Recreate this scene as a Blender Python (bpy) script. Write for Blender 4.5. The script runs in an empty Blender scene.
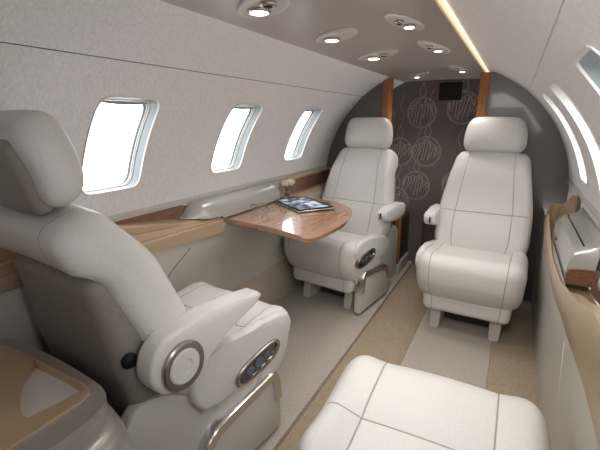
import bpy, bmesh, math, random
from mathutils import Vector, Matrix
random.seed(4)
PI = math.pi
C = bpy.context.scene.collection
XC, ZC, RR = -.471, .69, .784          # centre and radius of the round cabin lining

# ------------------------------------------------------------------ materials
def lin(c):
    return tuple((v/255/12.92 if v/255 <= .04045 else ((v/255+.055)/1.055)**2.4) for v in c) + (1,)

def mat(name, rgb, rough=.5, metal=0, coat=0, emit=0, spec=.5):
    m = bpy.data.materials.new(name); m.use_nodes = True
    b = m.node_tree.nodes['Principled BSDF']
    b.inputs['Base Color'].default_value = lin(rgb)
    b.inputs['Roughness'].default_value = rough
    b.inputs['Metallic'].default_value = metal
    b.inputs['Coat Weight'].default_value = coat
    b.inputs['Coat Roughness'].default_value = .05
    b.inputs['Specular IOR Level'].default_value = spec
    if emit:
        b.inputs['Emission Color'].default_value = lin(rgb)
        b.inputs['Emission Strength'].default_value = emit
    return m

def noise_mat(name, c1, c2, scale, stretch=(1,1,1), rough=.6, bump=0, coat=0, lo=.35, hi=.65, detail=4, rot=(0,0,0), spec=.5, metal=0):
    m = mat(name, c1, rough, metal, coat, 0, spec)
    nt = m.node_tree; b = nt.nodes['Principled BSDF']
    tc = nt.nodes.new('ShaderNodeTexCoord'); mp = nt.nodes.new('ShaderNodeMapping')
    mp.inputs['Scale'].default_value = stretch; mp.inputs['Rotation'].default_value = rot
    n = nt.nodes.new('ShaderNodeTexNoise'); n.inputs['Scale'].default_value = scale; n.inputs['Detail'].default_value = detail
    r = nt.nodes.new('ShaderNodeValToRGB')
    r.color_ramp.elements[0].position = lo; r.color_ramp.elements[1].position = hi
    r.color_ramp.elements[0].color = lin(c1); r.color_ramp.elements[1].color = lin(c2)
    nt.links.new(tc.outputs['Object'], mp.inputs['Vector']); nt.links.new(mp.outputs['Vector'], n.inputs['Vector'])
    nt.links.new(n.outputs['Fac'], r.inputs['Fac']); nt.links.new(r.outputs['Color'], b.inputs['Base Color'])
    if bump:
        bp = nt.nodes.new('ShaderNodeBump'); bp.inputs['Strength'].default_value = bump; bp.inputs['Distance'].default_value = .002
        nt.links.new(n.outputs['Fac'], bp.inputs['Height']); nt.links.new(bp.outputs['Normal'], b.inputs['Normal'])
    return m

M = {}
M['leather'] = noise_mat('cream_leather', (204,200,196), (211,207,203), 220, rough=.42, bump=.06)
M['seam'] = mat('leather_seam', (160,152,144), .7)
M['shell'] = noise_mat('taupe_shell', (132,124,116), (138,130,122), 60, rough=.45)
M['console'] = mat('satin_grey_console', (158,152,145), .3, .35)
M['shell_groove'] = mat('shell_groove', (70,64,58), .7)
M['plastic'] = mat('beige_plastic', (194,189,183), .42)
M['wall'] = noise_mat('woven_wall_cloth', (222,218,217), (242,239,238), 95, stretch=(1,2.6,.4), rough=.8, lo=.3, hi=.7, detail=8, rot=(.3,0,0))
M['wall_side'] = mat('satin_side_panel', (184,179,170), .38)
M['ceiling'] = mat('taupe_ceiling_panel', (176,167,160), .32)
M['carpet'] = noise_mat('pale_carpet', (164,155,144), (190,182,172), 160, rough=.95, bump=.5, spec=.1, detail=6)
M['carpet_tan'] = noise_mat('tan_carpet', (154,138,118), (174,158,138), 130, stretch=(3,.3,1), rough=.95, bump=.4, spec=.1)
M['carpet_side'] = noise_mat('beige_side_carpet', (172,160,144), (190,178,162), 130, rough=.95, bump=.3, spec=.1)
M['wood'] = noise_mat('walnut_veneer', (104,70,52), (136,96,74), 11, stretch=(4,1.1,16), rough=.3, coat=.4, detail=6, lo=.3, hi=.7)
M['wood_table'] = noise_mat('glossy_walnut_tabletop', (148,108,86), (172,132,108), 9, stretch=(9,.8,9), rough=.22, coat=1, detail=6, lo=.3, hi=.7)
M['wood_trim'] = noise_mat('oak_trim', (140,88,48), (172,114,66), 9, stretch=(18,18,1), rough=.4, detail=5)
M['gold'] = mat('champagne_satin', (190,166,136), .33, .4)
M['gold_shaded'] = mat('champagne_satin_shaded', (160,136,108), .4, .35)  # same champagne, darkened to paint shade into the ledge folds
M['silver'] = mat('silver_gloss', (186,183,177), .24, .3, .3)
M['partition'] = mat('charcoal_gloss_panel', (94,89,85), .3, 0, .15)
M['mauve'] = noise_mat('mauve_fabric', (98,86,82), (110,98,93), 60, stretch=(2,1,.3), rough=.65)
M['motif'] = mat('mauve_motif_thread', (170,155,148), .4)
M['dark_leather'] = mat('dark_brown_leather', (74,60,54), .5)
M['chrome'] = mat('polished_chrome', (226,224,222), .22, 1)
M['steel'] = mat('brushed_steel', (176,170,162), .26, 1)
M['black'] = mat('black_plastic', (18,18,20), .45, spec=.2)
M['screen_dark'] = mat('dark_glass', (40,40,44), .06, 0, 1)
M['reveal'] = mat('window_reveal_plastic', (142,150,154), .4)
M['rubber'] = mat('window_gasket', (92,100,106), .5)
M['white'] = mat('white_plastic', (224,220,214), .4)
M['lamp'] = mat('lamp_glow', (255,240,214), .4, emit=7)
M['led'] = mat('led_strip_glow', (255,228,186), .4, emit=.6)
M['flower'] = noise_mat('dried_flower', (196,184,150), (226,216,190), 120, rough=.8)
M['stem'] = mat('dried_stem', (140,124,84), .8)
g = mat('window_glass', (255,255,255), .0); gb = g.node_tree.nodes['Principled BSDF']
gb.inputs['Transmission Weight'].default_value = 1; gb.inputs['IOR'].default_value = 1.02; M['glass'] = g
g2 = mat('clear_lens', (235,240,240), .02); g2.node_tree.nodes['Principled BSDF'].inputs['Transmission Weight'].default_value = 1
g2.node_tree.nodes['Principled BSDF'].inputs['IOR'].default_value = 1.3; M['lens'] = g2

# tablet picture: blue and white soft clouds with a dark block
tb = mat('tablet_picture', (90,120,150), .15, 0, .15, spec=.3); nt = tb.node_tree; b = nt.nodes['Principled BSDF']
tc = nt.nodes.new('ShaderNodeTexCoord'); n = nt.nodes.new('ShaderNodeTexNoise'); n.inputs['Scale'].default_value = 22; n.inputs['Detail'].default_value = 3
r = nt.nodes.new('ShaderNodeValToRGB'); e = r.color_ramp.elements
e[0].position = .36; e[0].color = lin((28,36,52)); e[1].position = .62; e[1].color = lin((214,220,226))
k = e.new(.48); k.color = lin((92,122,156))
nt.links.new(tc.outputs['Object'], n.inputs['Vector']); nt.links.new(n.outputs['Fac'], r.inputs['Fac'])
nt.links.new(r.outputs['Color'], b.inputs['Base Color']); nt.links.new(r.outputs['Color'], b.inputs['Emission Color'])
b.inputs['Emission Strength'].default_value = .25
M['tablet_picture'] = tb

# ------------------------------------------------------------------ helpers
def link(name, bm, mats, parent=None, smooth=True, angle=None):
    bmesh.ops.recalc_face_normals(bm, faces=bm.faces)
    me = bpy.data.meshes.new(name); bm.to_mesh(me); bm.free()
    if not isinstance(mats, (list, tuple)): mats = [mats]
    for m in mats: me.materials.append(m)
    for p in me.polygons: p.use_smooth = smooth
    if smooth and angle: me.set_sharp_from_angle(angle=math.radians(angle))
    o = bpy.data.objects.new(name, me); C.objects.link(o)
    if parent: o.parent = parent
    return o

def thing(name, label, cat, loc=(0,0,0), rotz=0, group=None):
    o = bpy.data.objects.new(name, None); C.objects.link(o)
    o.empty_display_size = .05
    o.location = loc; o.rotation_euler = (0,0,rotz); o['label'] = label; o['category'] = cat
    if group: o['group'] = group
    return o

def tag(o, label, cat, group=None):
    o['label'] = label; o['category'] = cat
    if group: o['group'] = group
    return o

def struct(name, bm, mats, parent=None, smooth=True, angle=40, label=None):
    o = link(name, bm, mats, parent, smooth, angle)
    if not parent: o['kind'] = 'structure'
    if label: o['label'] = label
    return o

def box(bm, x0, x1, y0, y1, z0, z1, bevel=0, seg=2, mi=0):
    vs = [bm.verts.new((x,y,z)) for x in (x0,x1) for y in (y0,y1) for z in (z0,z1)]
    fs = [bm.faces.new([vs[i] for i in q]) for q in ((0,1,3,2),(4,6,7,5),(0,4,5,1),(2,3,7,6),(0,2,6,4),(1,5,7,3))]
    for f in fs: f.material_index = mi
    if bevel:
        es = list({e for f in fs for e in f.edges})
        rr = bmesh.ops.bevel(bm, geom=es, offset=bevel, segments=seg, affect='EDGES', profile=.5)
        for f in rr['faces']: f.material_index = mi
    return bm

def axis_samples(h, rad, n, extra=()):
    s = []
    for i in range(5):
        a = i/5*PI/2
        s.append(h - rad + rad*math.sin(a))
    s.append(h)
    pos = set(round(v,5) for v in s) | set(round(-v,5) for v in s)
    inner = h - rad
    for i in range(n+1): pos.add(round(-inner + 2*inner*i/n, 5))
    for g in extra:
        lo = [v for v in pos if abs(v-g) < .006]
        for v in lo: pos.discard(v)
        for d in (-.005, -.0016, 0, .0016, .005): pos.add(round(g+d,5))
    return sorted(pos)

def soft_box(bm, hx, hy, hz, rad, n=(8,8,8), seams_x=(), seams_y=(), seams_z=(), deform=None, depth=.004, mi_seam=1, seam_faces='all', rads=None):
    """cushion: a rounded box with dense faces; seams are grooves pushed in along the surface normal"""
    rx, ry, rz = rads or (rad, rad, rad)
    ax = [axis_samples(hx, rx, n[0], seams_x), axis_samples(hy, ry, n[1], seams_y), axis_samples(hz, rz, n[2], seams_z)]
    H = (hx, hy, hz); RD = (rx, ry, rz)
    made = {}
    def vert(p, fixed, sgn):
        key = tuple(round(v,5) for v in p)
        if key in made: return made[key]
        q = [max(-(H[i]-RD[i]), min(H[i]-RD[i], p[i])) for i in range(3)]
        d = [(p[i]-q[i])/RD[i] for i in range(3)]
        L = math.sqrt(sum(v*v for v in d)) or 1
        # map cube corner zone to an ellipsoid corner
        m = max(abs(v) for v in d) or 1
        d = [v/L for v in d]
        pos = Vector([q[i] + d[i]*RD[i] for i in range(3)])
        nor = Vector(d)
        on = False
        for i, ss in enumerate((seams_x, seams_y, seams_z)):
            for s in ss:
                if abs(p[i]-s) < .0008 and i != fixed:
                    if seam_faces == 'all' or (fixed, sgn) in seam_faces: on = True
        if on: pos = pos - nor*depth
        v = bm.verts.new(pos); made[key] = v
        return v
    for fixed in range(3):
        o = [i for i in range(3) if i != fixed]
        for sgn in (-1, 1):
            A, B = ax[o[0]], ax[o[1]]
            for i in range(len(A)-1):
                for j in range(len(B)-1):
                    qs = []
                    for (a, b2) in ((A[i],B[j]),(A[i+1],B[j]),(A[i+1],B[j+1]),(A[i],B[j+1])):
                        p = [0,0,0]; p[fixed] = sgn*H[fixed]; p[o[0]] = a; p[o[1]] = b2
                        qs.append(vert(p, fixed, sgn))
                    try: f = bm.faces.new(qs)
                    except ValueError: continue
                    ca = ((A[i]+A[i+1])/2, (B[j]+B[j+1])/2)
                    for t, ss in zip(range(2), [(seams_x, seams_y, seams_z)[w] for w in o]):
                        for s in ss:
                            if abs(ca[t]-s) < .0016 and (seam_faces == 'all' or (fixed, sgn) in seam_faces):
                                f.material_index = mi_seam
    if deform:
        for v in made.values(): v.co = Vector(deform(*v.co))
    return bm

def loft(bm, rings, closed=True, cap=True, mi=0):
    R = [[bm.verts.new(p) for p in ring] for ring in rings]
    m = len(R[0])
    for a, b2 in zip(R, R[1:]):
        for i in range(m if closed else m-1):
            f = bm.faces.new((a[i], a[(i+1)%m], b2[(i+1)%m], b2[i])); f.material_index = mi
    if cap and closed:
        for ring in (R[0], R[-1]):
            f = bm.faces.new(ring); f.material_index = mi
    return R

def tube(bm, pts, r, n=8, mi=0, closed=False):
    pts = [Vector(p) for p in pts]
    rings = []
    for i, p in enumerate(pts):
        if closed: d = pts[(i+1)%len(pts)] - pts[i-1]
        else: d = pts[min(i+1,len(pts)-1)] - pts[max(i-1,0)]
        d.normalize()
        up = Vector((0,0,1)) if abs(d.z) < .9 else Vector((1,0,0))
        a = d.cross(up).normalized(); b2 = d.cross(a)
        rings.append([p + a*r*math.cos(2*PI*k/n) + b2*r*math.sin(2*PI*k/n) for k in range(n)])
    if closed: rings.append(rings[0])
    loft(bm, rings, True, not closed, mi)

def ribbon(bm, pts, w, nrm, mi=0):
    pts = [Vector(p) for p in pts]; nrm = Vector(nrm)
    L = []
    for i, p in enumerate(pts):
        d = (pts[min(i+1,len(pts)-1)] - pts[max(i-1,0)]).normalized()
        s = d.cross(nrm).normalized()*w/2
        L.append((bm.verts.new(p-s), bm.verts.new(p+s)))
    for a, b2 in zip(L, L[1:]):
        f = bm.faces.new((a[0],a[1],b2[1],b2[0])); f.material_index = mi

def spline(P, n=8):
    """Catmull-Rom through points"""
    P = [Vector(p) for p in P]; out = []
    for i in range(len(P)-1):
        p0 = P[max(i-1,0)]; p1 = P[i]; p2 = P[i+1]; p3 = P[min(i+2,len(P)-1)]
        for k in range(n):
            t = k/n
            out.append(.5*((2*p1)+(p2-p0)*t+(2*p0-5*p1+4*p2-p3)*t*t+(3*p1-p0-3*p2+p3)*t**3))
    out.append(P[-1]); return out

def slab_yz(bm, prof, x0, x1, bevel=.008, seg=3, mi=0):
    """a plate: outline in (y,z) extruded from x0 to x1 with rounded rims"""
    a = [bm.verts.new((x0,y,z)) for y,z in prof]; b2 = [bm.verts.new((x1,y,z)) for y,z in prof]
    n = len(prof); fa = bm.faces.new(a); fb = bm.faces.new(b2[::-1])
    side = [bm.faces.new((a[i],b2[i],b2[(i+1)%n],a[(i+1)%n])) for i in range(n)]
    for f in [fa,fb]+side: f.material_index = mi
    if bevel:
        es = list(fa.edges)+list(fb.edges)
        rr = bmesh.ops.bevel(bm, geom=es, offset=bevel, segments=seg, affect='EDGES', profile=.5, clamp_overlap=True)
        for f in rr['faces']: f.material_index = mi

def sm(a, b2, x):
    t = max(0, min(1, (x-a)/(b2-a))); return t*t*(3-2*t)

def wall_x(z, s):
    return XC + s*math.sqrt(max(0, RR*RR-(z-ZC)**2))

# ------------------------------------------------------------------ cabin shell
Y0, Y1 = -1.1, 3.2
Z_RAIL, Z_SEAM = .775, 1.287
CEIL_L, CEIL_R, Z_CEIL = -.815, -.21, 1.405

def superell(cy, cz, hy, hz, ang, n=8):
    c, s_ = math.cos(ang), math.sin(ang)
    r_ = 1/((abs(c)/hy)**n + (abs(s_)/hz)**n)**(1/n)
    return cy+c*r_, cz+s_*r_

def side_lining(s, wins, zc, hz, hy, name):
    """curved lower lining with three window openings, then an upper panel over the seam"""
    bm = bmesh.new()
    groove = 1 if s < 0 else 0
    zs0 = [Z_RAIL + (Z_SEAM-Z_RAIL)*i/24 for i in range(25)]
    def strip(ya, yb, zs, ny):
        ys = [ya+(yb-ya)*i/ny for i in range(ny+1)]
        g = [[bm.verts.new((wall_x(z,s), y, z)) for z in zs] for y in ys]
        for i in range(ny):
            for j in range(len(zs)-1):
                bm.faces.new((g[i][j], g[i+1][j], g[i+1][j+1], g[i][j+1]))
    strip(Y0, Y1, [.52,.6,.68,.74,Z_RAIL], 12)
    ylast = Y0
    for cy in wins:
        ya, yb = cy-hy-.07, cy+hy+.07
        strip(ylast-.003, ya+.003, zs0, max(1, int((ya-ylast)/.12)))
        hy_o, = (hy+.07,)
        angs = sorted(set([2*PI*i/72 for i in range(72)] + [math.atan2((zz-zc), (yy-cy)) % (2*PI) for yy in (ya,yb) for zz in (Z_RAIL,Z_SEAM)]))
        rings = []
        for t in (0, .015, .08, .2, .4, .6, .8, 1):
            ring = []
            for a in angs:
                iy, iz = superell(cy, zc, hy, hz, a)
                c, s_ = math.cos(a), math.sin(a)
                k = min((hy_o/abs(c)) if abs(c) > 1e-9 else 1e9, ((Z_SEAM-zc)/s_) if s_ > 1e-9 else 1e9, ((Z_RAIL-zc)/s_) if s_ < -1e-9 else 1e9)
                oy, oz = cy+c*k, zc+s_*k
                y, z = iy+(oy-iy)*t, iz+(oz-iz)*t
                ring.append((wall_x(z,s) , y, z))
            rings.append(ring)
        loft(bm, rings, True, False)
        ylast = yb
    strip(ylast-.003, Y1, zs0, 6)
    # thin dark shadow gap then the upper panel
    z_top = Z_CEIL+.004 if s < 0 else 1.428
    zs1 = [Z_SEAM+.002 + (z_top-Z_SEAM-.005)*i/12 for i in range(13)]
    g = []
    strip(Y0, Y1, zs1, 20)
    n0 = len(bm.faces)
    # groove behind the seam
    a = [bm.verts.new((wall_x(z,s)+s*d, y, z)) for y in (Y0,Y1) for z, d in ((Z_SEAM,0),(Z_SEAM,.012),(Z_SEAM+.002,.012),(Z_SEAM+.002,0))]
    for i in range(3): 
        f = bm.faces.new((a[i],a[i+1],a[i+5],a[i+4])); f.material_index = groove
    return struct(name, bm, [M['wall'], M['rubber']], angle=60)

WL = [.917, 1.553, 2.226]; WR = [.90, 1.60, 2.13]
side_lining(-1, WL, 1.043, .152, .118, 'wall_left')
side_lining(1, WR, 1.055, .185, .118, 'wall_right')

def window(s, cy, zc, hz, hy, idx, label):
    bm = bmesh.new(); N = 72
    def ring(k, out, tilt=0):
        r_ = []
        for i in range(N):
            y, z = superell(cy, zc, hy*k[0], hz*k[1], 2*PI*i/N)
            r_.append((wall_x(zc+(z-zc)*1.0, s)+s*out, y, z))
        return r_
    fr = bpy.data.objects.new('tmp', None)
    # lip proud of the wall + funnel reveal
    loft(bm, [ring((1.035,1.03), .001), ring((1.03,1.025), -.005), ring((1.005,1.005), -.005), ring((1.0,1.0), .002)], True, False, 0)
    loft(bm, [ring((1.0,1.0), .002), ring((.985,.99), .02), ring((.97,.98), .034)], True, False, 1)
    o = struct('window_%d' % idx, bm, [M['white'], M['white'] if idx > 4 else M['reveal']], label=label)  # last two right-hand reveals coloured white to look lit from outside
    bm = bmesh.new()
    loft(bm, [ring((.975,.982), .034), ring((.96,.968), .033), ring((.955,.963), .04)], True, False, 1)
    loft(bm, [ring((.955,.963), .04), ring((.95,.958), .044)], True, False, 0)
    loft(bm, [ring((.95,.958), .044), ring((.943,.952), .048)], True, False, 1)
    loft(bm, [ring((.943,.952), .048), ring((.93,.942), .052), ring((.93,.942), .06)], True, False, 0)
    link('window_frame', bm, [M['rubber'], M['white']], o)
    bm = bmesh.new()
    r1 = ring((.95,.955), .056); r2 = ring((.45,.45), .056)
    a = loft(bm, [r1, r2], True, False)
    bm.faces.new(a[1])
    link('pane', bm, [M['glass']], o)
    # half-drawn pull shade tucked at the head of the opening
    bm = bmesh.new()
    pts = []
    for i in range(13):
        t = -1+2*i/12
        y = cy+hy*.84*t
        pts.append((y, zc+hz*.95, zc+hz*(.885+.04*t*t)))
    A = [bm.verts.new((wall_x(z1,s)+s*.036, y, z1)) for y,z1,z0 in pts]; B = [bm.verts.new((wall_x(z0,s)+s*.036, y, z0)) for y,z1,z0 in pts]
    for i in range(12): bm.faces.new((A[i],A[i+1],B[i+1],B[i]))
    link('shade', bm, [M['reveal']], o)
    bpy.data.objects.remove(fr)
    return o
for i, cy in enumerate(WL): window(-1, cy, 1.043, .152, .118, i+1, 'cabin window on the table side')
for i, cy in enumerate(WR): window(1, cy, 1.055, .185, .118, i+4, 'cabin window above the silver armrest box')

# ceiling panel
bm = bmesh.new()
ys = [Y0+(Y1-Y0)*i/20 for i in range(21)]
prof = []
for i in range(15):
    t = -1+2*i/14; x = (CEIL_L+CEIL_R)/2+(CEIL_R-CEIL_L)/2*t
    prof.append((x, Z_CEIL+.008*(1-t*t)))
prof = [(CEIL_L, Z_CEIL+.02)] + prof + [(CEIL_R, Z_CEIL+.012)]
loft(bm, [[(x,y,z) for x,z in prof] for y in ys], False, False)
struct('ceiling', bm, [M['ceiling']], angle=40)
# glowing strip along the ceiling edge
bm = bmesh.new()
box(bm, CEIL_R+.001, CEIL_R+.007, .3, 3.18, Z_CEIL+.008, Z_CEIL+.018)
o = tag(link('led_strip', bm, M['led'], smooth=False), 'warm glowing light strip along the ceiling edge', 'light strip')
# cove closing the gap above the strip
bm = bmesh.new()
loft(bm, [[(CEIL_R-.005,y,Z_CEIL+.022),(CEIL_R+.03,y,Z_CEIL+.026),(wall_x(1.428,1)-.003,y,1.429)] for y in (Y0,Y1)], False, False)
struct('trim_1', bm, [M['wall']])

# floor: left plateau, sunken aisle, right plateau, edge strip
bm = bmesh.new()
box(bm, -1.24, -.632, Y0, 3.2, -.1, 0, .004, 2, 0)
box(bm, -.64, -.35, Y0, 3.2, -.12, -.028, 0, 2, 1)
box(bm, -.36, .016, Y0, 3.2, -.1, 0, .004, 2, 0)
box(bm, .014, .24, Y0, 3.2, -.1, -.006, 0, 2, 1)
struct('floor', bm, [M['carpet'], M['carpet_tan']], smooth=False)
# lower side panels
bm = bmesh.new()
pl = [(-1.225,-.01),(-1.228,.15),(-1.23,.265),(-1.228,.27),(-1.225,.36),(-1.205,.49),(-1.157,.60),(-1.15,.66)]
def lowpanel(bm, pl, s):
    ys = [Y0+(2.82-Y0)*i/48 for i in range(49)]
    def px(x, y, z):
        k = .33+.67*sm(.80,.95,y)
        if s > 0: return x
        return min(x, -1.25+(x+1.25)*k)
    R_ = [[bm.verts.new((px(x,y,z),y,z)) for x,z in pl] for y in ys]
    for a, b2 in zip(R_, R_[1:]):
        for i in range(len(pl)-1):
            f = bm.faces.new((a[i],b2[i],b2[i+1],a[i+1])); f.material_index = 1 if (s < 0 and pl[i+1][1] < .268) else 0
lowpanel(bm, pl, -1)
tube(bm, [(-1.211,1.07,.45),(-1.199,1.10,.50),(-1.178,1.14,.55),(-1.153,1.20,.61)], .0016, 6, 2)
struct('wall_lower_left', bm, [M['wall_side'], M['carpet_side'], M['shell_groove']])
bm = bmesh.new()
lowpanel(bm, [(.213,-.02),(.211,.1),(.207,.25),(.202,.38),(.198,.48),(.201,.52),(.204,.60)], 1)
tube(bm, [(.206,1.26,.30),(.203,1.27,.37),(.199,1.28,.45),(.197,1.29,.50)], .0016, 6, 1)
struct('wall_lower_right', bm, [M['wall_side'], M['white']])

# rear wall (behind the camera) and front walls
bm = bmesh.new(); box(bm, -1.35, .4, Y0-.04, Y0, -.1, 1.5); struct('wall_rear', bm, [M['wall_side']], smooth=False)

# floral wall at the front
def motif(bm, cx, cz, R_, y):
    rnd = random.Random(int((cx*97+cz*31)*100))
    nr = (0,-1,0)
    for kk in range(2):
        r_ = R_*(1-.07*kk)
        ribbon(bm, [(cx+r_*math.cos(t), y, cz+r_*1.05*math.sin(t)) for t in [PI*2*i/28 for i in range(29)]], .0035, nr, 1)
    for i in range(9):       # hooked petals inside the globe
        a = -1+2*(i+.5)/9
        ch = R_*.95*math.sqrt(1-a*a)
        x = cx+a*R_*.92
        t0 = cz-ch*(.2+.7*rnd.random()); t1 = cz+ch*(.55+.4*rnd.random())
        lean = R_*(.10+.25*rnd.random())
        ribbon(bm, spline([(x-lean*.6, y, t0), (x-lean*.1, y, (t0+t1)/2-R_*.1), (x+lean*.35, y, t1-R_*.15), (x+lean*.1, y, t1), (x-lean*.45, y, t1-R_*.10), (x-lean*.3, y, t1-R_*.32)], 5), .0055, nr, 1)
    for s in (-1,1):         # leaf bud above
        ribbon(bm, spline([(cx, y, cz+R_), (cx+s*R_*.22, y, cz+R_*1.35), (cx, y, cz+R_*2.0)], 6), .0045, nr, 1)
    ribbon(bm, spline([(cx, y, cz+R_*2), (cx+.02, y, cz+R_*2.6), (cx-.01, y, cz+R_*3.3), (cx+.02, y, cz+R_*4.2)], 6), .0035, nr, 1)
bm = bmesh.new()
box(bm, -1.3, .4, 3.2, 3.24, -.1, 1.5)
for cx, cz, R_ in [(-.648,1.184,.108),(-.592,.895,.108),(-.655,.63,.108),(-.80,.885,.105),(-.36,1.215,.11),(-.95,1.16,.1),(-.36,.66,.1),(-.80,.50,.1),(-.45,1.55,.1),(-.2,.9,.1)]:
    motif(bm, cx, cz, R_, 3.1965)
struct('wall_front', bm, [M['mauve'], M['motif']], smooth=False, label='dark mauve wall with pale line drawn globe flowers')
# air vent on it
t = thing('air_vent', 'small black slotted air vent high on the floral wall', 'vent', (-.456,3.195,1.33))
bm = bmesh.new(); box(bm, -.078,.078,-.008,.004,-.062,.062,.005,2); link('vent_frame', bm, M['black'], t)
bm = bmesh.new()
for i in range(5): box(bm, -.066,.066,-.013,-.007,-.05+.022*i,-.038+.022*i)
link('grille', bm, M['black'], t, False)

# partitions with wood edge trims
def arch_panel(x_edge, s, y, name, label):
    bm = bmesh.new()
    top = wall_z = None
    pts = [(x_edge, -.1)]
    zt = Z_CEIL+.002
    zlist = []
    # up the edge, along the arch, down the wall
    a0 = math.acos(max(-1, min(1, (x_edge-XC)/RR)))
    arc = []
    a_end = (PI+.35) if s < 0 else -.35
    for i in range(41):
        a = a0+(a_end-a0)*i/40
        arc.append((XC+RR*math.cos(a)*1.002, min(ZC+RR*math.sin(a)*1.002, Z_CEIL+.004)))
    pts += arc + [(arc[-1][0], -.1)]
    f = [bm.verts.new((x,y,z)) for x,z in pts]; b2 = [bm.verts.new((x,y+.03,z)) for x,z in pts]
    bm.faces.new(f); bm.faces.new(b2[::-1])
    for i in range(len(pts)): bm.faces.new((f[i],b2[i],b2[(i+1)%len(pts)],f[(i+1)%len(pts)]))
    return struct(name, bm, [M['partition']], smooth=False, label=label)
arch_panel(-.828, -1, 2.80, 'wall_bulkhead_left', 'glossy charcoal bulkhead panel on the table side')
arch_panel(-.18, 1, 2.80, 'wall_bulkhead_right', 'glossy charcoal bulkhead panel on the armrest box side')
for i, (xa, xb) in enumerate(((-.830,-.776),(-.232,-.178))):
    bm = bmesh.new(); box(bm, xa, xb, 2.775, 2.84, .0, Z_CEIL-.001 if i == 0 else Z_CEIL+.002, .003, 2)
    struct('trim_%d' % (i+2), bm, [M['wood_trim']], label='vertical oak edge trim of the bulkhead')

# dark low cabinets in the passage
t = thing('low_cabinet', 'dark brown low cabinet with oak edge between table seat and passage', 'cabinet', (-.81,3.0,0))
bm = bmesh.new(); soft_box(bm, .14, .15, .17, .02, (2,2,2), deform=lambda x,y,z:(x,y,z+.265)); link('cabinet_body', bm, [M['dark_leather'],M['seam']], t)
bm = bmesh.new(); box(bm, .105,.147,-.172,-.148,.09,.44,.003,2); link('edge_strip', bm, M['wood_trim'], t)
bm = bmesh.new(); box(bm, -.14,.15,-.15,.15,0,.09,.004,2); link('plinth', bm, M['plastic'], t)
t = thing('low_cabinet', 'dark brown padded low cabinet behind the aisle seat under bulkhead', 'cabinet', (-.34,3.0,0))
bm = bmesh.new(); soft_box(bm, .18, .14, .245, .025, (2,2,2), deform=lambda x,y,z:(x,y,z+.245)); link('cabinet_body', bm, [M['dark_leather'],M['seam']], t)
bm = bmesh.new(); box(bm, -.15,.15,-.147,-.137,.06,.42,.003,2); link('door', bm, M['dark_leather'], t)

# ------------------------------------------------------------------ ceiling fixtures
def fixture(x, y, ang, w, l, label, two=False):
    t = thing('ceiling_light', label, 'ceiling light', (x,y,Z_CEIL+.004), 0, 'reading lights in the ceiling panel')
    bm = bmesh.new(); N = 40
    rings = []
    for k, dz in ((1,0.004),(.98,-.004),(.90,-.006),(.80,-.0045),(.4,-.002)):
        rings.append([(l*k*math.cos(2*PI*i/N)*math.cos(ang)-w*k*math.sin(2*PI*i/N)*math.sin(ang), l*k*math.cos(2*PI*i/N)*math.sin(ang)+w*k*math.sin(2*PI*i/N)*math.cos(ang), dz) for i in range(N)])
    loft(bm, rings, True, True); link('bezel', bm, M['plate'], t)
    def disc(px, py, r_, z0, z1, m, name, par):
        bm = bmesh.new()
        loft(bm, [[(px+r_*k*math.cos(2*PI*i/20), py+r_*k*math.sin(2*PI*i/20), z) for i in range(20)] for k,z in ((1,z0),(1,z1),(.75,z1-.002),(.3,z1-.002))], True, True)
        return link(name, bm, m, par)
    ux, uy = math.cos(ang), math.sin(ang)
    ring = disc(ux*l*.25, uy*l*.25, w*.5, 0, -.009, M['steel'], 'lamp_ring', t)
    disc(ux*l*.25, uy*l*.25, w*.42, -.005, -.0105, M['lamp'], 'lamp_lens', ring)
    if two:
        nz = disc(-ux*l*.35, -uy*l*.35, w*.36, 0, -.010, M['steel'], 'air_nozzle', t)
        disc(-ux*l*.35, -uy*l*.35, w*.2, -.004, -.012, M['black'], 'nozzle_core', nz)
    return t
M['plate'] = mat('light_bezel_plastic', (206,200,194), .35)
LIGHTS = [
 (-.605,.945,2.45,.06,.125,'reading light panel nearest the camera over the armchair',True),
 (-.588,1.38,2.42,.055,.125,'oval reading light over near half of the table',False),
 (-.588,1.86,2.35,.062,.15,'oval reading light with air nozzle over far half of the table',True),
 (-.595,2.77,2.1,.04,.17,'oval reading light closest to the left oak trim',False),
 (-.328,1.29,1.38,.036,.115,'oval reading light along the glowing strip, first from the camera',True),
 (-.326,1.765,1.40,.036,.16,'oval reading light along the glowing strip, second from the camera',True),
 (-.325,2.57,1.42,.036,.19,'oval reading light along the glowing strip, nearest the bulkhead',True)]
for L in LIGHTS: fixture(*L)

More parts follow.
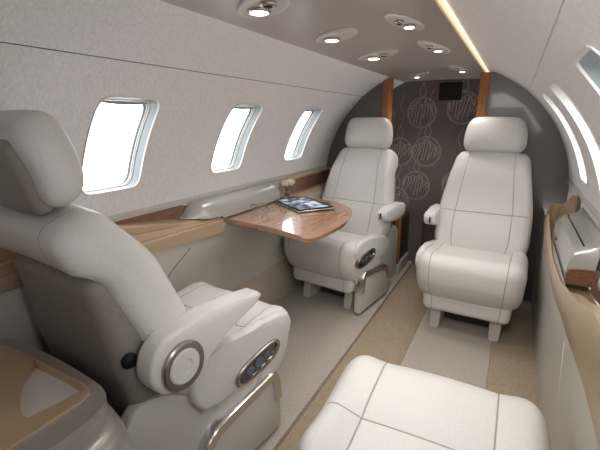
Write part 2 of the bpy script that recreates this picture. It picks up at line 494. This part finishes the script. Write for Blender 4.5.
# ------------------------------------------------------------------ ledges
def ledge_left():
    """table side: rail along the wall, walnut inset, folded champagne shelf"""
    t = thing('side_ledge', 'champagne folded side ledge with walnut inset beside the near armchair', 'side ledge', (0,0,0))
    ys = [.0+1.40*i/28 for i in range(29)]
    def K(y):
        u = max(0, min(1, (y-.88)/(1.345-.88)))          # folds pinch together toward the table
        if y < .88: u = (y-.88)*.55
        return u
    bm = bmesh.new()
    rows = []
    for y in ys:
        u = K(y)
        zA = .768-.066*u; zB = .737-.037*u; zC = .705-.012*u; zD = .665-.028*u
        uu = max(0,u)
        kx = .33+.67*sm(.80,.95,y)
        rows.append([(-1.25+(px+1.25)*kx,py,pz) for px,py,pz in [(-1.238,y,zA+.004),(-1.185+.03*uu,y,zA),(-1.178+.03*uu,y,zA-.004),(-1.176+.028*uu,y,zB+.003),(-1.160+.015*uu,y,zB),(-1.153+.01*uu,y,zB-.004),(-1.150+.01*uu,y,zC+.003),(-1.138,y,zC),(-1.132,y,zC-.006),(-1.130,y,zD),(-1.145,y,zD-.004)]])
    R_ = [[bm.verts.new(p) for p in r_] for r_ in rows]
    for a, b2 in zip(R_, R_[1:]):
        for i in range(10):
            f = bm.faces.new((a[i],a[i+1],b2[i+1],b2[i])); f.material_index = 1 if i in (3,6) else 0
    link('folded_shelf', bm, [M['gold'],M['gold_shaded']], t, True, 35)
    bm = bmesh.new()
    rows = []
    for y in ys:
        top = .776+.004*sm(.75,1.15,y)
        if y > 1.26: top = .776 - .06*sm(1.26,1.39,y)
        rows.append([(-1.236,y,.68),(-1.246,y,min(top,.78))])
    loft(bm, rows, False, False); link('wood_inset', bm, M['wood'], t)
ledge_left()

def ledge_far_left():
    t = thing('side_ledge', 'champagne and walnut side ledge beyond the table by the far window seat', 'side ledge', (0,0,0))
    ys = [1.98+.80*i/24 for i in range(25)]
    bm = bmesh.new(); rows = []
    for y in ys:
        rows.append([(-1.25,y,.69),(-1.20,y,.688),(-1.172,y,.684),(-1.16,y,.674),(-1.152,y,.635),(-1.165,y,.629)])
    loft(bm, rows, False, False); link('folded_shelf', bm, M['gold'], t, True, 40)
    top = [(p.y,p.z) for p in spline([(0,1.985,.692),(0,2.05,.705),(0,2.11,.745),(0,2.18,.778),(0,2.30,.784),(0,2.5,.784),(0,2.76,.784)], 5)]
    bm = bmesh.new(); slab_yz(bm, top+[(2.76,.67),(1.985,.67)], -1.235, -1.205, .003, 2)
    link('wood_inset', bm, M['wood'], t, True, 40)
    bm = bmesh.new(); loft(bm, [[(-1.24,y,z+.004),(-1.192,y,z+.004),(-1.188,y,z-.004),(-1.192,y,z-.012),(-1.24,y,z-.012)] for y,z in top], True, True)
    link('edge_trim', bm, M['gold'], t, True, 40)
ledge_far_left()

def rail(s, y0, y1, name):
    bm = bmesh.new()
    x = wall_x(.785, s)
    loft(bm, [[(x+s*.01,y,.80),(x-s*.006,y,.799),(x-s*.012,y,.79),(x-s*.01,y,.776),(x+s*.01,y,.77)] for y in [y0+(y1-y0)*i/10 for i in range(11)]], True, True)
    return struct(name, bm, [M['plastic']])
rail(-1, Y0, 2.75, 'trim_4'); rail(1, Y0, 2.75, 'trim_5')

def arm_box(s, y0, y1, label, mirror=False):
    """silver table-stowage cover: quarter-round section, swept end"""
    t = thing('armrest_box', label, 'armrest box', (0,0,0))
    bm = bmesh.new(); rows = []
    N = 36
    xw = wall_x(.76, -1)
    for i in range(N+1):
        f = i/N; y = y0+(y1-y0)*f
        e0 = sm(0,.14,f); e1 = sm(0,.06,1-f)
        k = .12+.88*e0*(.3+.7*e1)
        w = .098*(.35+.65*e0)*(.5+.5*e1); h = .085*k
        ring = []
        zb = .695 if y > 1.405 else .774-.066*max(0, min(1, (y-.88)/.465))
        h = max(.004, h-(zb-.695))
        for j in range(13):
            a = PI/2*j/12
            ring.append((xw+.012+w*math.sin(a)**.8, y, zb+h*math.cos(a)**.8 if j < 12 else zb))
        ring.append((xw+.012, y, zb-.002))
        rows.append(ring)
    loft(bm, rows, True, True); 
    if s > 0:
        for v in bm.verts: v.co.x = 2*XC-v.co.x
    link('cover', bm, M['silver'], t, True, 50)
    return t
tb_box = arm_box(-1, 1.21, 1.975, 'long silver grey stowage cover between table and wall')
bm = bmesh.new(); tube(bm, [(-1.1585,1.38,.693),(-1.1585,1.97,.693)], .004, 6); link('hinge_line', bm, M['black'], tb_box)

# right side: champagne sweep, silver box with walnut end
def lerp_tab(tab, y):
    if y <= tab[0][0]: return tab[0][1]
    for (a, va), (b_, vb) in zip(tab, tab[1:]):
        if y <= b_:
            t_ = (y-a)/(b_-a); t_ = t_*t_*(3-2*t_)*.5+t_*.5
            return va+(vb-va)*t_
    return tab[-1][1]
def right_ledge():
    t = thing('side_ledge', 'sweeping champagne side ledge along the wall by the aisle seat', 'side ledge', (0,0,0))
    bm = bmesh.new(); rows = []
    for i in range(71):
        y = -.3+2.74*i/70
        near = sm(1.58,.95,y)
        zT = lerp_tab([(.6,.79),(.94,.755),(1.17,.69),(1.40,.622),(1.58,.585),(1.9,.57),(2.2,.615),(2.45,.68)], y)
        zB = lerp_tab([(.7,.58),(.95,.576),(1.28,.541),(1.67,.499),(2.1,.495),(2.45,.55)], y)
        xi = .194-.002*near
        wt = .003+.030*near
        zw = .55+.12*near                               # level of the tray at the wall
        rows.append([(xi+.02,y,zB-.006),(xi,y,zB),(xi-.006,y,zB+.02),(xi-.006-.020*near,y,zB+(zT-zB)*.62),(xi-.001-.008*near,y,zT-.006),(xi+.004,y,zT),(xi+.004+wt*.5,y,zT-.001),(xi+.006+wt,y,zT-.012),(xi+.012+wt,y,max(zw,zT-.05)),(.288,y,zw+.002),(.296,y,zw)])
    loft(bm, rows, False, False)
    bm.faces.ensure_lookup_table()
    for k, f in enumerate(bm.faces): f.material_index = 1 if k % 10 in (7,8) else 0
    link('sweep', bm, [M['gold'],M['gold_shaded']], t, True, 35)
    # walnut lining of the tray between the armrest box and the camera end
    bm = bmesh.new()
    loft(bm, [[(.286,y,.565+.12*sm(1.58,.95,y)),(.297,y,.565+.12*sm(1.58,.95,y)),(.298,y,.60+.13*sm(1.58,.95,y)),(.29,y,.60+.13*sm(1.58,.95,y))] for y in [.2+1.38*i/14 for i in range(15)]], True, True)
    link('wood_inset', bm, M['wood'], t, True, 40)
    # scrolled far end curving back to the wall
    bm = bmesh.new(); rows = []
    pts = spline([(.19,2.38,0),(.195,2.425,0),(.22,2.44,0),(.248,2.43,0),(.268,2.39,0),(.282,2.33,0),(.291,2.26,0)], 5)
    for k, p in enumerate(pts):
        f = k/(len(pts)-1)
        zt = .675+.03*sm(.0,.15,f)+.075*sm(.5,.9,f)
        rows.append([(p.x,p.y,.55),(p.x,p.y,zt),(p.x+.008,p.y+.01,zt),(p.x+.008,p.y+.01,.55)])
    loft(bm, rows, True, True); link('scroll', bm, M['gold'], t, True, 45)
    return t
right_ledge()

def right_box():
    t = thing('armrest_box', 'silver grey armrest box with walnut end panel below the wall rail', 'armrest box', (0,0,0))
    def sec(y, k=1):
        pts = [(.304,.745),(.292,.722),(.272,.708),(.25,.702),(.228,.688),(.216,.655),(.2095,.61),(.2105,.578),(.29,.578)]
        return [(x, y, .578+(z-.578)*k) for x,z in pts]
    bm = bmesh.new()
    rows = [sec(1.605,.88), sec(1.61,.96), sec(1.63,1)] + [sec(1.63+.56*i/8) for i in range(1,9)] + [sec(2.205,.95), sec(2.215,.8)]
    loft(bm, rows, True, True); link('cover', bm, M['silver'], t, True, 35)
    bm = bmesh.new(); slab = [(.309,.634),(.24,.63),(.218,.626),(.2125,.61),(.2125,.572),(.296,.572)]
    a = [bm.verts.new((x,1.595,z)) for x,z in slab]; b2 = [bm.verts.new((x,1.63,z)) for x,z in slab]
    bm.faces.new(a); bm.faces.new(b2[::-1])
    for i in range(6): bm.faces.new((a[i],b2[i],b2[(i+1)%6],a[(i+1)%6]))
    link('end_panel', bm, M['wood'], t, False)
    bm = bmesh.new(); tube(bm, [(.256,1.64,.7045),(.256,1.9,.7045),(.256,2.17,.7045)], .0028, 6); link('lid_gap', bm, M['black'], t)
    bm = bmesh.new(); box(bm, .207,.214,2.02,2.04,.617,.629); link('latch', bm, M['black'], t, False)
right_box()

# ------------------------------------------------------------------ table
t = thing('folding_table', 'glossy walnut folding table with rounded aisle corner under the tablet', 'table', (-1.0,1.4,.0))
def poly_slab(bm, pts, z0, z1, bev=.004, mi=0):
    a = [bm.verts.new((x,y,z1)) for x,y in pts]; b2 = [bm.verts.new((x,y,z0)) for x,y in pts]
    fa = bm.faces.new(a); fb = bm.faces.new(b2[::-1]); n = len(pts)
    for i in range(n): bm.faces.new((a[i],b2[i],b2[(i+1)%n],a[(i+1)%n]))
    if bev: bmesh.ops.bevel(bm, geom=list(fa.edges)+list(fb.edges), offset=bev, segments=3, affect='EDGES')
TZ = .688
O = Vector((-1.0,1.4,0))
leafA = [(-1.165,1.432),(-.960,1.410),(-.962,1.60),(-.968,2.06),(-1.165,2.09)]
right = spline([(-.72,1.378,0),(-.692,1.385,0),(-.672,1.46,0),(-.662,1.62,0),(-.672,1.78,0),(-.705,1.92,0),(-.765,2.01,0),(-.83,2.045,0)], 5)
leafB = [(-.955,1.409)] + [(p.x,p.y) for p in right] + [(-.963,2.06),(-.957,1.60)]
bm = bmesh.new(); poly_slab(bm, [(x-O.x,y-O.y) for x,y in leafA], TZ-.022, TZ, .004)
link('wall_leaf', bm, M['wood_table'], t, True, 30)
bm = bmesh.new()            # the aisle leaf is very slightly crowned toward its rounded edge
def crown(x): u = max(0, x+.955); return -.26*u*u
tops, bots = [], []
for k, p in enumerate(right):
    f = k/(len(right)-1); L0 = Vector((-.955-.006*f, 1.409+.651*f, 0))
    rt, rb = [], []
    for q in range(13):
        g_ = q/12; x = L0.x+(p.x-L0.x)*g_; y = L0.y+(p.y-L0.y)*g_
        e_ = .004 if q == 12 else 0
        rt.append((x-O.x, y-O.y, TZ+crown(x)-e_)); rb.append((x-O.x-e_, y-O.y, TZ-.022+crown(x)))
    tops.append(rt); bots.append(rb)
loft(bm, [a_+b_[::-1] for a_, b_ in zip(tops, bots)], True, True)
link('aisle_leaf', bm, M['wood_table'], t, True, 30)
bm = bmesh.new(); box(bm, -.165, .15, .25, .31, TZ-.045, TZ-.023, .004, 2); link('support_arm', bm, M['steel'], t)
bm = bmesh.new(); tube(bm, [(.042,.012,TZ-.012),(.041,.2,TZ-.008),(.036,.655,TZ-.008)], .003, 6); link('hinge_seam', bm, M['shell_groove'], t)

# tablet: from the corners seen on the tabletop
tc_ = Vector((-.967,1.868,TZ)); 
tl = thing('tablet', 'black rimmed tablet computer lying on the walnut table', 'tablet', (-.972,1.870,TZ), math.radians(55))
bm = bmesh.new(); box(bm, -.108,.108,-.165,.165,.001,.009,.003,2); link('tablet_body', bm, M['steel'], tl)
bm = bmesh.new(); box(bm, -.105,.105,-.162,.162,.009,.0105,.0005,1); link('bezel', bm, M['black'], tl)
bm = bmesh.new(); box(bm, -.086,.086,-.136,.136,.0103,.0112); sc = link('screen', bm, M['tablet_picture'], tl, False)

# glasses on the table
gl = thing('eyeglasses', 'thin rimmed clear eyeglasses folded open on the walnut table', 'eyeglasses', (-1.065,1.60,TZ), math.radians(-8))
for sx in (-1,1):
    bm = bmesh.new(); tube(bm, [(sx*.034+.026*math.cos(a), 0, .024+.021*math.sin(a)) for a in [2*PI*i/24 for i in range(24)]], .0014, 6, closed=True)
    rm = link('rim', bm, M['steel'], gl)
    bm = bmesh.new(); a = [bm.verts.new((sx*.034+.025*math.cos(q), 0, .024+.02*math.sin(q))) for q in [2*PI*i/24 for i in range(24)]]; bm.faces.new(a)
    link('lens', bm, M['lens'], rm)
    bm = bmesh.new(); tube(bm, [(sx*.061,0,.028),(sx*.066,.05,.03),(sx*.064,.10,.026),(sx*.06,.13,.008)], .0014, 6); link('temple', bm, M['steel'], gl)
bm = bmesh.new(); tube(bm, [(-.01,0,.03),(0,-.002,.034),(.01,0,.03)], .0014, 6); link('bridge', bm, M['steel'], gl)

# dried flowers at the end of the cover
fl = thing('flower_posy', 'small posy of dried cream flowers at the far end of the table', 'flowers', (-1.160,2.035,.694))
bm = bmesh.new()
loft(bm, [[(r_*math.cos(2*PI*i/16), r_*math.sin(2*PI*i/16), z) for i in range(16)] for r_,z in ((.012,0),(.018,.002),(.021,.02),(.017,.036),(.019,.042),(.015,.042),(.013,.02))], True, True)
link('vase', bm, M['lens'], fl)
heads = []
for i in range(17):
    a = i*2.4; r_ = .008+.026*(i/17)**.6
    p = (r_*math.cos(a), r_*math.sin(a)*1.2, .085-.5*r_+.012*random.random())
    bm = bmesh.new(); tube(bm, [(0,0,.02),(p[0]*.5,p[1]*.5,.05),p], .0012, 5); link('stem', bm, M['stem'], fl)
    bm = bmesh.new(); bmesh.ops.create_icosphere(bm, subdivisions=2, radius=.011+.004*random.random())
    for v in bm.verts: v.co = v.co*(1+.28*math.sin(v.co.x*900+i)*math.sin(v.co.y*800)) + Vector(p)
    link('bloom', bm, M['flower'], fl)

# ------------------------------------------------------------------ seats
RECL = math.radians(18)
def seat(label, loc, yaw, m, cross=False, full=True, flat=False, recl=18, kick=True, pivot=True, hofs=(0,0)):
    """origin on the floor, faces local +y; m = which side (+1/-1) carries arm and controls"""
    t = thing('cabin_seat', label, 'seat', loc, yaw, 'cream leather cabin seats')
    LE = [M['leather'], M['seam']]
    # seat cushion
    def cd(x, y, z):
        Y = y+.085; T = (Y+.13)/.43
        bol = sm(.13,.235,abs(x))
        z2 = z - (1-T)*.055 + .022*bol*(1 if z > 0 else 0) + (.012*(1-(x/.25)**2) if z > 0 else 0)
        z2 += .03*bol*(1-sm(.0,.45,T))*(1 if z > 0 else 0)
        if cross and z > 0: z2 -= .012*(1-sm(.42,.56,T))*(1-bol)
        y2 = Y - (.05*sm(.02,-.125,z) if y > 0 else 0)
        y2 += .012*(1-(x/.27)**2) if y > 0 else 0
        xx = x*(1+.04*sm(-.1,.1,z))
        return (xx, y2, z2+.335)
    bm = bmesh.new()
    soft_box(bm, .252, .215, .125, .09, (10,10,6), seams_x=((-.14,.14) if flat else (-.172,.172)), seams_y=((-.03,) if flat else (.005,) if cross else ()), deform=cd, rads=(.07,.085,.075), depth=.006, seam_faces={(2,1),(1,1)})
    link('seat_cushion', bm, LE, t)
    # skirt under the cushion
    bm = bmesh.new()
    soft_box(bm, .215, .17, .05, .03, (6,6,3), seams_x=(-.165,.165), deform=lambda x,y,z:(x*(1+.3*z), y+.06-.0*z, z+.185), seam_faces={(1,1)}, depth=.003)
    link('skirt', bm, LE, t)
    # feet
    for sx in (-.15,.155):
        bm = bmesh.new()
        loft(bm, [[(sx+dx*k, dy, z) for dx,dy in ((-.032,.085),(-.026,.092+o_),(.026,.092+o_),(.032,.085),(.032,-.16),(-.032,-.16))] for k,z,o_ in ((.8,.001,.058),(.95,.02,.058),(1,.06,.05),(1.05,.15,.03))], True, True)
        link('foot', bm, M['plastic'], t, True, 35)
    bm = bmesh.new(); box(bm, -.17,.17,-.24,.02,.002,.2,.02,3); link('pedestal', bm, M['shell_groove'], t)
    # ---- back assembly in reclined frame
    ang = math.radians(recl) if not flat else math.radians(82)
    piv = Vector((0,-.085,.345)) if not flat else Vector((0,-.19,.33))
    ca, sa = math.cos(ang), math.sin(ang)
    def place(x, d, s):         # d = toward the sitter, s = up the back
        return (x, piv.y + d*ca - s*sa, piv.z + s*ca + d*sa)
    def halfw(s):
        return .215+.037*sm(-.02,.14,s)-.052*sm(.22,.68,s)
    def bd(x, y, z):
        s = z+.325; k = x/.25
        w = halfw(s)
        wf = sm(-.03,.045,y); wb = 1-wf
        bol = sm(.5,.95,abs(k))
        d = y
        d += wf*(.022*bol*(1-sm(.45,.62,s)) + .022*math.exp(-((s-.17)/.12)**2)*(1-bol) - .03*sm(.48,.66,s))
        d -= wb*(.014*sm(.6,.9,abs(k))*sm(.02,.15,s)*(1-sm(.50,.58,s)) + .058*sm(.50,.57,s))
        sh = s + .014*(1-k*k)*sm(.5,.65,s) - .012*sm(.75,1.0,abs(k))*sm(.55,.65,s)
        return place(k*w, d-.05, sh)
    bm = bmesh.new()
    soft_box(bm, .25, .055, .325, .04, (14,6,22), seams_x=(-.15,.15), seams_z=(-.045,), deform=bd, rads=(.045,.045,.045), depth=.005, seam_faces={(1,1),(2,1)} if not cross else {(1,1),(2,1),(1,-1)})
    link('backrest', bm, LE, t)
    if full:
        # taupe shell behind, inset between the wings
        def shd(x, y, z):
            s = z+.16; k = x/.2
            w = halfw(s)-.024+.005*sm(.1,-.15,s)
            d = y - .015*(1-k*k)*sm(.5,.2,s) - .055*sm(.5,-.05,s)
            return place(k*w, d-.128+.02*sm(.25,.55,s), s)
        bm = bmesh.new(); soft_box(bm, .2, .05, .36, .035, (10,3,12), deform=shd)
        link('back_shell', bm, [M['shell'],M['seam']], t)
    # headrest
    if not flat:
        def hd(x, y, z):
            s = z+.745+hofs[1]; k = z/.1
            w = 1-.10*sm(-.2,1,k)
            d = y + .014*math.exp(-((k+.1)/.6)**2)*(1-(x/.16)**2) - .012*(x/.15)**2
            return place(x*w*(.95 if cross else 1), d-.055+.012*k+.03+hofs[0], s)
        bm = bmesh.new(); soft_box(bm, .168, .055, .1, .045, (8,4,8), deform=hd, rads=(.055,.05,.055))
        h = link('headrest', bm, LE, t)
        bm = bmesh.new(); soft_box(bm, .118, .03, .082, .025, (5,3,5), deform=lambda x,y,z: place(x*(1-.12*sm(-.5,1,z/.08)), y-.075+.012*z/.1+hofs[0], z+.725+hofs[1])); link('headrest_shell', bm, [M['shell'],M['seam']], h)
        for sx in (-.05,.05):
            bm = bmesh.new(); tube(bm, [place(sx,-.05,.60), place(sx,-.05,.70)], .007, 8)
            link('headrest_post', bm, M['steel'], h)
    if flat: return t
    # ---- arm on the aisle side
    x0, x1 = .236, .300
    def X(a): return m*a
    if pivot:
        rear = [( -.268+.080*math.cos(a), .553+.082*math.sin(a)) for a in [math.radians(q) for q in range(100,321,12)]]
        prof = rear + [(-.165,.520),(-.12,.545),(-.06,.570),(.01,.588),(.050,.600),(.058,.612),(.045,.624),(-.05,.634),(-.16,.641)]
    else:
        prof = [(-.33,.60),(-.335,.56),(-.31,.53),(-.20,.52),(-.10,.525),(-.04,.545),(-.025,.575),(-.03,.60),(-.06,.612),(-.20,.618),(-.30,.615)]
    bm = bmesh.new(); slab_yz(bm, prof, X(x0), X(x1), .012, 4)
    arm = link('armrest', bm, M['white_leather'], t, True, 60)
    def disc(r0, r1, xa, xb, mt, name, par):
        bm = bmesh.new(); N = 32
        loft(bm, [[(X(x), -.258+r_*math.cos(2*PI*i/N), .540+r_*math.sin(2*PI*i/N)) for i in range(N)] for r_,x in ((r0,xa),(r0,xb-.004),(r0-.004,xb),(r1+.001,xb),(r1,xb-.003))], True, True)
        return link(name, bm, mt, par, True, 40)
    if pivot:
        disc(.064, .047, x1-.004, x1+.012, M['steel'], 'pivot_ring', arm)
        disc(.0465, .02, x1-.002, x1+.0135, M['white_leather'], 'pivot_cap', arm)
        bm = bmesh.new(); bmesh.ops.create_uvsphere(bm, u_segments=12, v_segments=8, radius=.02)
        for v in bm.verts: v.co = Vector((X(.225)+v.co.x*.8, -.352+v.co.y, .575+v.co.z))
        link('recline_knob', bm, M['black'], t)
    else:
        bm = bmesh.new(); box(bm, X(.262)-.004, X(.262)+.004, -.028, -.018, .555, .59, .002, 1)
        link('release_button', bm, M['black'], arm, False)
    # ---- control window in the side of the cushion
    def ell(k, xx, thin=1):
        N = 40; tl_ = .15 if pivot else -.12; c, s_ = math.cos(tl_), math.sin(tl_); out = []; cy_ = .072 if pivot else .145
        for i in range(N):
            a = 2*PI*i/N; u = abs(math.cos(a))**.7*math.copysign(1,math.cos(a))*.105*k[0]; w = abs(math.sin(a))**.8*math.copysign(1,math.sin(a))*.034*k[1]
            out.append((X(xx), cy_+u*c-w*s_, .355+u*s_+w*c))
        return out
    if kick:
        bm = bmesh.new(); loft(bm, [ell((1.08,1.15),.252), ell((1.08,1.15),.268), ell((1.03,1.05),.271), ell((.94,.84),.269), ell((.92,.8),.262)], True, False)
        bz = link('control_bezel', bm, M['steel'], t, True, 45)
        bm = bmesh.new(); bm.faces.new([bm.verts.new(p) for p in ell((.95,.86),.263)]); link('control_panel', bm, M['screen_dark'], bz, False)
        bm = bmesh.new()
        for yy, zz, r_ in (((.03,.346,.014),(.075,.353,.016),(.118,.358,.012)) if pivot else ((.10,.360,.014),(.145,.355,.016),(.19,.350,.012))):
            N = 16; loft(bm, [[(X(xx), yy+r_*k*math.cos(2*PI*i/N)*1.3, zz+r_*k*math.sin(2*PI*i/N)) for i in range(N)] for k,xx in ((1,.262),(1,.266),(.6,.267))], True, True)
        link('control_button', bm, M['rubber'], bz, True, 40)
    # leather flank behind the control window (side of the cushion)
    fl_p = [(-.195,.36),(-.205,.42),(-.195,.475),(-.15,.50),(-.08,.475),(.03,.462),(.12,.475),(.20,.478),(.25,.46),(.270,.42),(.262,.38),(.21,.335),(.08,.305),(-.10,.30),(-.165,.315)] if pivot else [(-.195,.36),(-.19,.40),(-.12,.43),(.05,.455),(.18,.47),(.245,.455),(.268,.42),(.262,.38),(.21,.335),(.08,.305),(-.10,.30),(-.17,.315)]
    bm = bmesh.new(); slab_yz(bm, fl_p, X(.225), X(.262), .016, 4); link('cushion_flank', bm, M['leather'], t, True, 60)
    if not kick: return t
    # fairing below and kick panel with chrome edge
    bm = bmesh.new(); slab_yz(bm, [(p.y,p.z) for p in spline([(0,-.40,.36),(0,-.375,.42),(0,-.33,.445),(0,-.27,.432),(0,-.20,.385),(0,-.13,.335),(0,.0,.315),(0,.16,.305),(0,.21,.27),(0,.2,.2)],4)]+[(.0,.14),(-.18,.09),(-.33,.07),(-.385,.10),(-.405,.25)], X(.19), X(.235), .012, 3)
    link('side_fairing', bm, M['plastic'], t, True, 50)
    kp = [(-.215,.02),(-.19,.16),(-.165,.205),(-.13,.232),(-.05,.248),(.08,.262),(.14,.268),(.165,.255),(.178,.225),(.188,.15),(.195,.02)]
    bm = bmesh.new(); slab_yz(bm, kp, X(.22), X(.262), .006, 3); kk = link('kick_panel', bm, M['plastic'], t, True, 50)
    bm = bmesh.new()
    e = kp[1:-1]
    rows = []
    for i, (y, z) in enumerate(spline([(0,y,z) for y,z in e], 4) and [(p.y,p.z) for p in spline([(0,y,z) for y,z in e], 4)]):
        rows.append((y,z))
    R_ = []
    for i, (y, z) in enumerate(rows):
        y0_, z0_ = rows[max(i-1,0)]; y1_, z1_ = rows[min(i+1,len(rows)-1)]
        d = Vector((y1_-y0_, z1_-z0_)).normalized(); nx, nz = -d.y, d.x
        wd = .032
        R_.append([(X(.20),y+nx*.006,z+nz*.006),(X(.262),y+nx*.006,z+nz*.006),(X(.270),y+nx*.001,z+nz*.001),(X(.268),y-nx*wd,z-nz*wd),(X(.258),y-nx*wd,z-nz*wd)])
    loft(bm, R_, True, True); link('chrome_edge', bm, M['chrome'], kk, True, 40)
    return t
M['white_leather'] = mat('arm_leather', (206,202,198), .45)

seat('large cream leather armchair seen from behind, closest to the camera', (-.936,.927,0), math.radians(-6.3), 1, cross=True, recl=21, hofs=(-.018,.026))
seat('cream leather seat behind the walnut table, facing the camera', (-.924,2.30,0), math.radians(180-8), -1, pivot=False)
seat('cream leather seat across the aisle from the table, facing the camera', (-.122,2.30,0), math.radians(180-2.5), 1, kick=False, pivot=False)
seat('cream leather seat cushion in front of the camera at the bottom edge', (-.106,.745,0), math.radians(0), -1, cross=True, full=False, flat=True)

# ------------------------------------------------------------------ console behind the near armchair
t = thing('side_console', 'taupe and champagne console with grey storage pocket behind the near armchair', 'console', (0,0,0))
outline = spline([(-1.19,.50,0),(-1.12,.522,0),(-1.0,.52,0),(-.84,.502,0),(-.72,.487,0),(-.645,.452,0),(-.605,.38,0),(-.59,.2,0),(-.59,-.3,0)], 6)
ol = [(p.x,p.y) for p in outline] + [(-1.19,-.3)]
def annulus(bm, outer, inner, z0, z1):
    vo = [bm.verts.new((x,y,z1)) for x,y in outer]; vi = [bm.verts.new((x,y,z1)) for x,y in inner]
    eo = [bm.edges.new((vo[i],vo[(i+1)%len(vo)])) for i in range(len(vo))]; ei = [bm.edges.new((vi[i],vi[(i+1)%len(vi)])) for i in range(len(vi))]
    bmesh.ops.triangle_fill(bm, use_beauty=True, edges=eo+ei)
    for ring in (vo, vi):
        lo = [bm.verts.new((v.co.x,v.co.y,z0)) for v in ring]
        for i in range(len(ring)): bm.faces.new((ring[i],lo[i],lo[(i+1)%len(ring)],ring[(i+1)%len(ring)]))
def inset(pts, c, k): return [(c[0]+(x-c[0])*k, c[1]+(y-c[1])*k) for x,y in pts]
def smooth_profile(bm, outer, levels):
    rings = []
    n = len(outer)
    for d, z in levels:
        rg = []
        for i in range(n):
            a = Vector(outer[i-1]); b_ = Vector(outer[i]); c_ = Vector(outer[(i+1)%n])
            e1 = (b_-a).normalized(); e2 = (c_-b_).normalized(); nn = Vector((e1.y+e2.y, -(e1.x+e2.x))).normalized()
            rg.append((b_.x+nn.x*d*SGN, b_.y+nn.y*d*SGN, z))
        rings.append(rg)
    return rings
SGN = 1     # outline runs clockwise seen from above: (e.y,-e.x) points inward
bm = bmesh.new()
loft(bm, smooth_profile(bm, ol, [(.0,0),(.0,.46),(.004,.49),(.014,.515),(.030,.530),(.045,.535)]), True, True)
link('console_body', bm, M['console'], t, True, 45)
top_o = [(-1.12,.462),(-.99,.468),(-.80,.461),(-.765,.457),(-.748,.445),(-.740,.42),(-.738,.20),(-.738,-.25),(-1.12,-.25)]
box_in = spline([(-.983,.463,0),(-.935,.408,0),(-.870,.366,0),(-.800,.338,0)], 5)
pocket = [(p.x,p.y) for p in box_in] + [(-.785,.340),(-.764,.448),(-.80,.457),(-.88,.462)]
bm = bmesh.new(); annulus(bm, top_o, pocket, .530, .562); link('console_top', bm, M['gold'], t, False)
bm = bmesh.new(); bm.faces.new([bm.verts.new((x,y,.5365)) for x,y in pocket]); link('pocket', bm, M['plate'], t, False)
bm = bmesh.new(); ino = [(x+.004 if x > -.9 else x, y) for x,y in top_o]
annulus(bm, [(p.x,p.y) for p in spline([(-1.16,.492,0),(-.99,.497,0),(-.82,.485,0),(-.735,.470,0),(-.692,.435,0),(-.678,.36,0),(-.675,.20,0),(-.675,-.27,0)],5)]+[(-1.16,-.27)], top_o, .525, .556); link('rim', bm, M['console'], t, False)
bm = bmesh.new(); slab_yz(bm, [(-.28,.06),(.30,.06),(.345,.10),(.355,.40),(.335,.45),(.28,.465),(-.28,.465)], -.596, -.581, .004, 3); link('door', bm, M['shell'], t, True, 40)
bm = bmesh.new(); tube(bm, [(-.583,.27,.43),(-.576,.27,.43)], .012, 12); link('knob', bm, M['black'], t)

# ------------------------------------------------------------------ camera, light
cam = bpy.data.cameras.new('camera'); co = bpy.data.objects.new('camera', cam); C.objects.link(co)
cam.lens = 24; cam.sensor_width = 36; cam.clip_start = .02
co.location = (0,0,1.13); co.rotation_euler = (math.radians(90-14.708), 0, math.radians(27.796))
bpy.context.scene.camera = co

w = bpy.data.worlds.new('world'); bpy.context.scene.world = w; w.use_nodes = True
w.node_tree.nodes['Background'].inputs['Color'].default_value = (.96,.98,1,1)
w.node_tree.nodes['Background'].inputs['Strength'].default_value = 4.0

def area(name, loc, rot, sx, sy, power, col=(1,.97,.93)):
    l = bpy.data.lights.new(name, 'AREA'); l.shape = 'RECTANGLE'; l.size = sx; l.size_y = sy; l.energy = power; l.color = col
    o = bpy.data.objects.new(name, l); C.objects.link(o); o.location = loc; o.rotation_euler = rot; return o
a = area('ceiling_fill', (-.12,.42,1.385), (math.radians(50),0,math.radians(-2)), .35, .3, 3.8, (1,.99,.975)); a.data.spread = math.radians(105)  # unseen fill light added overhead for the far seats and front cushion
area('side_fill', (.12,.35,1.22), (math.radians(58),0,math.radians(66)), .25, .5, 4.5, (1,.99,.98))  # added fill from the right, brightens the armchair's aisle side and left wall
area('rear_fill', (-.1,-.7,1.2), (math.radians(75),0,math.radians(10)), 1.0, .5, 1.8, (1,.99,.975))  # weak fill added behind the camera, stands for no fixture
for i, L in enumerate(LIGHTS):
    l = bpy.data.lights.new('reading_lamp', 'SPOT'); l.energy = 3 if i == 0 else 4.6; l.spot_size = math.radians(120); l.spot_blend = .8; l.shadow_soft_size = .06; l.color = (1,.96,.91)
    o = bpy.data.objects.new('reading_lamp', l); C.objects.link(o); o.location = (L[0], L[1], Z_CEIL-.03)

vs = bpy.context.scene.view_settings
vs.view_transform = 'Standard'; vs.look = 'None'; vs.exposure = .34
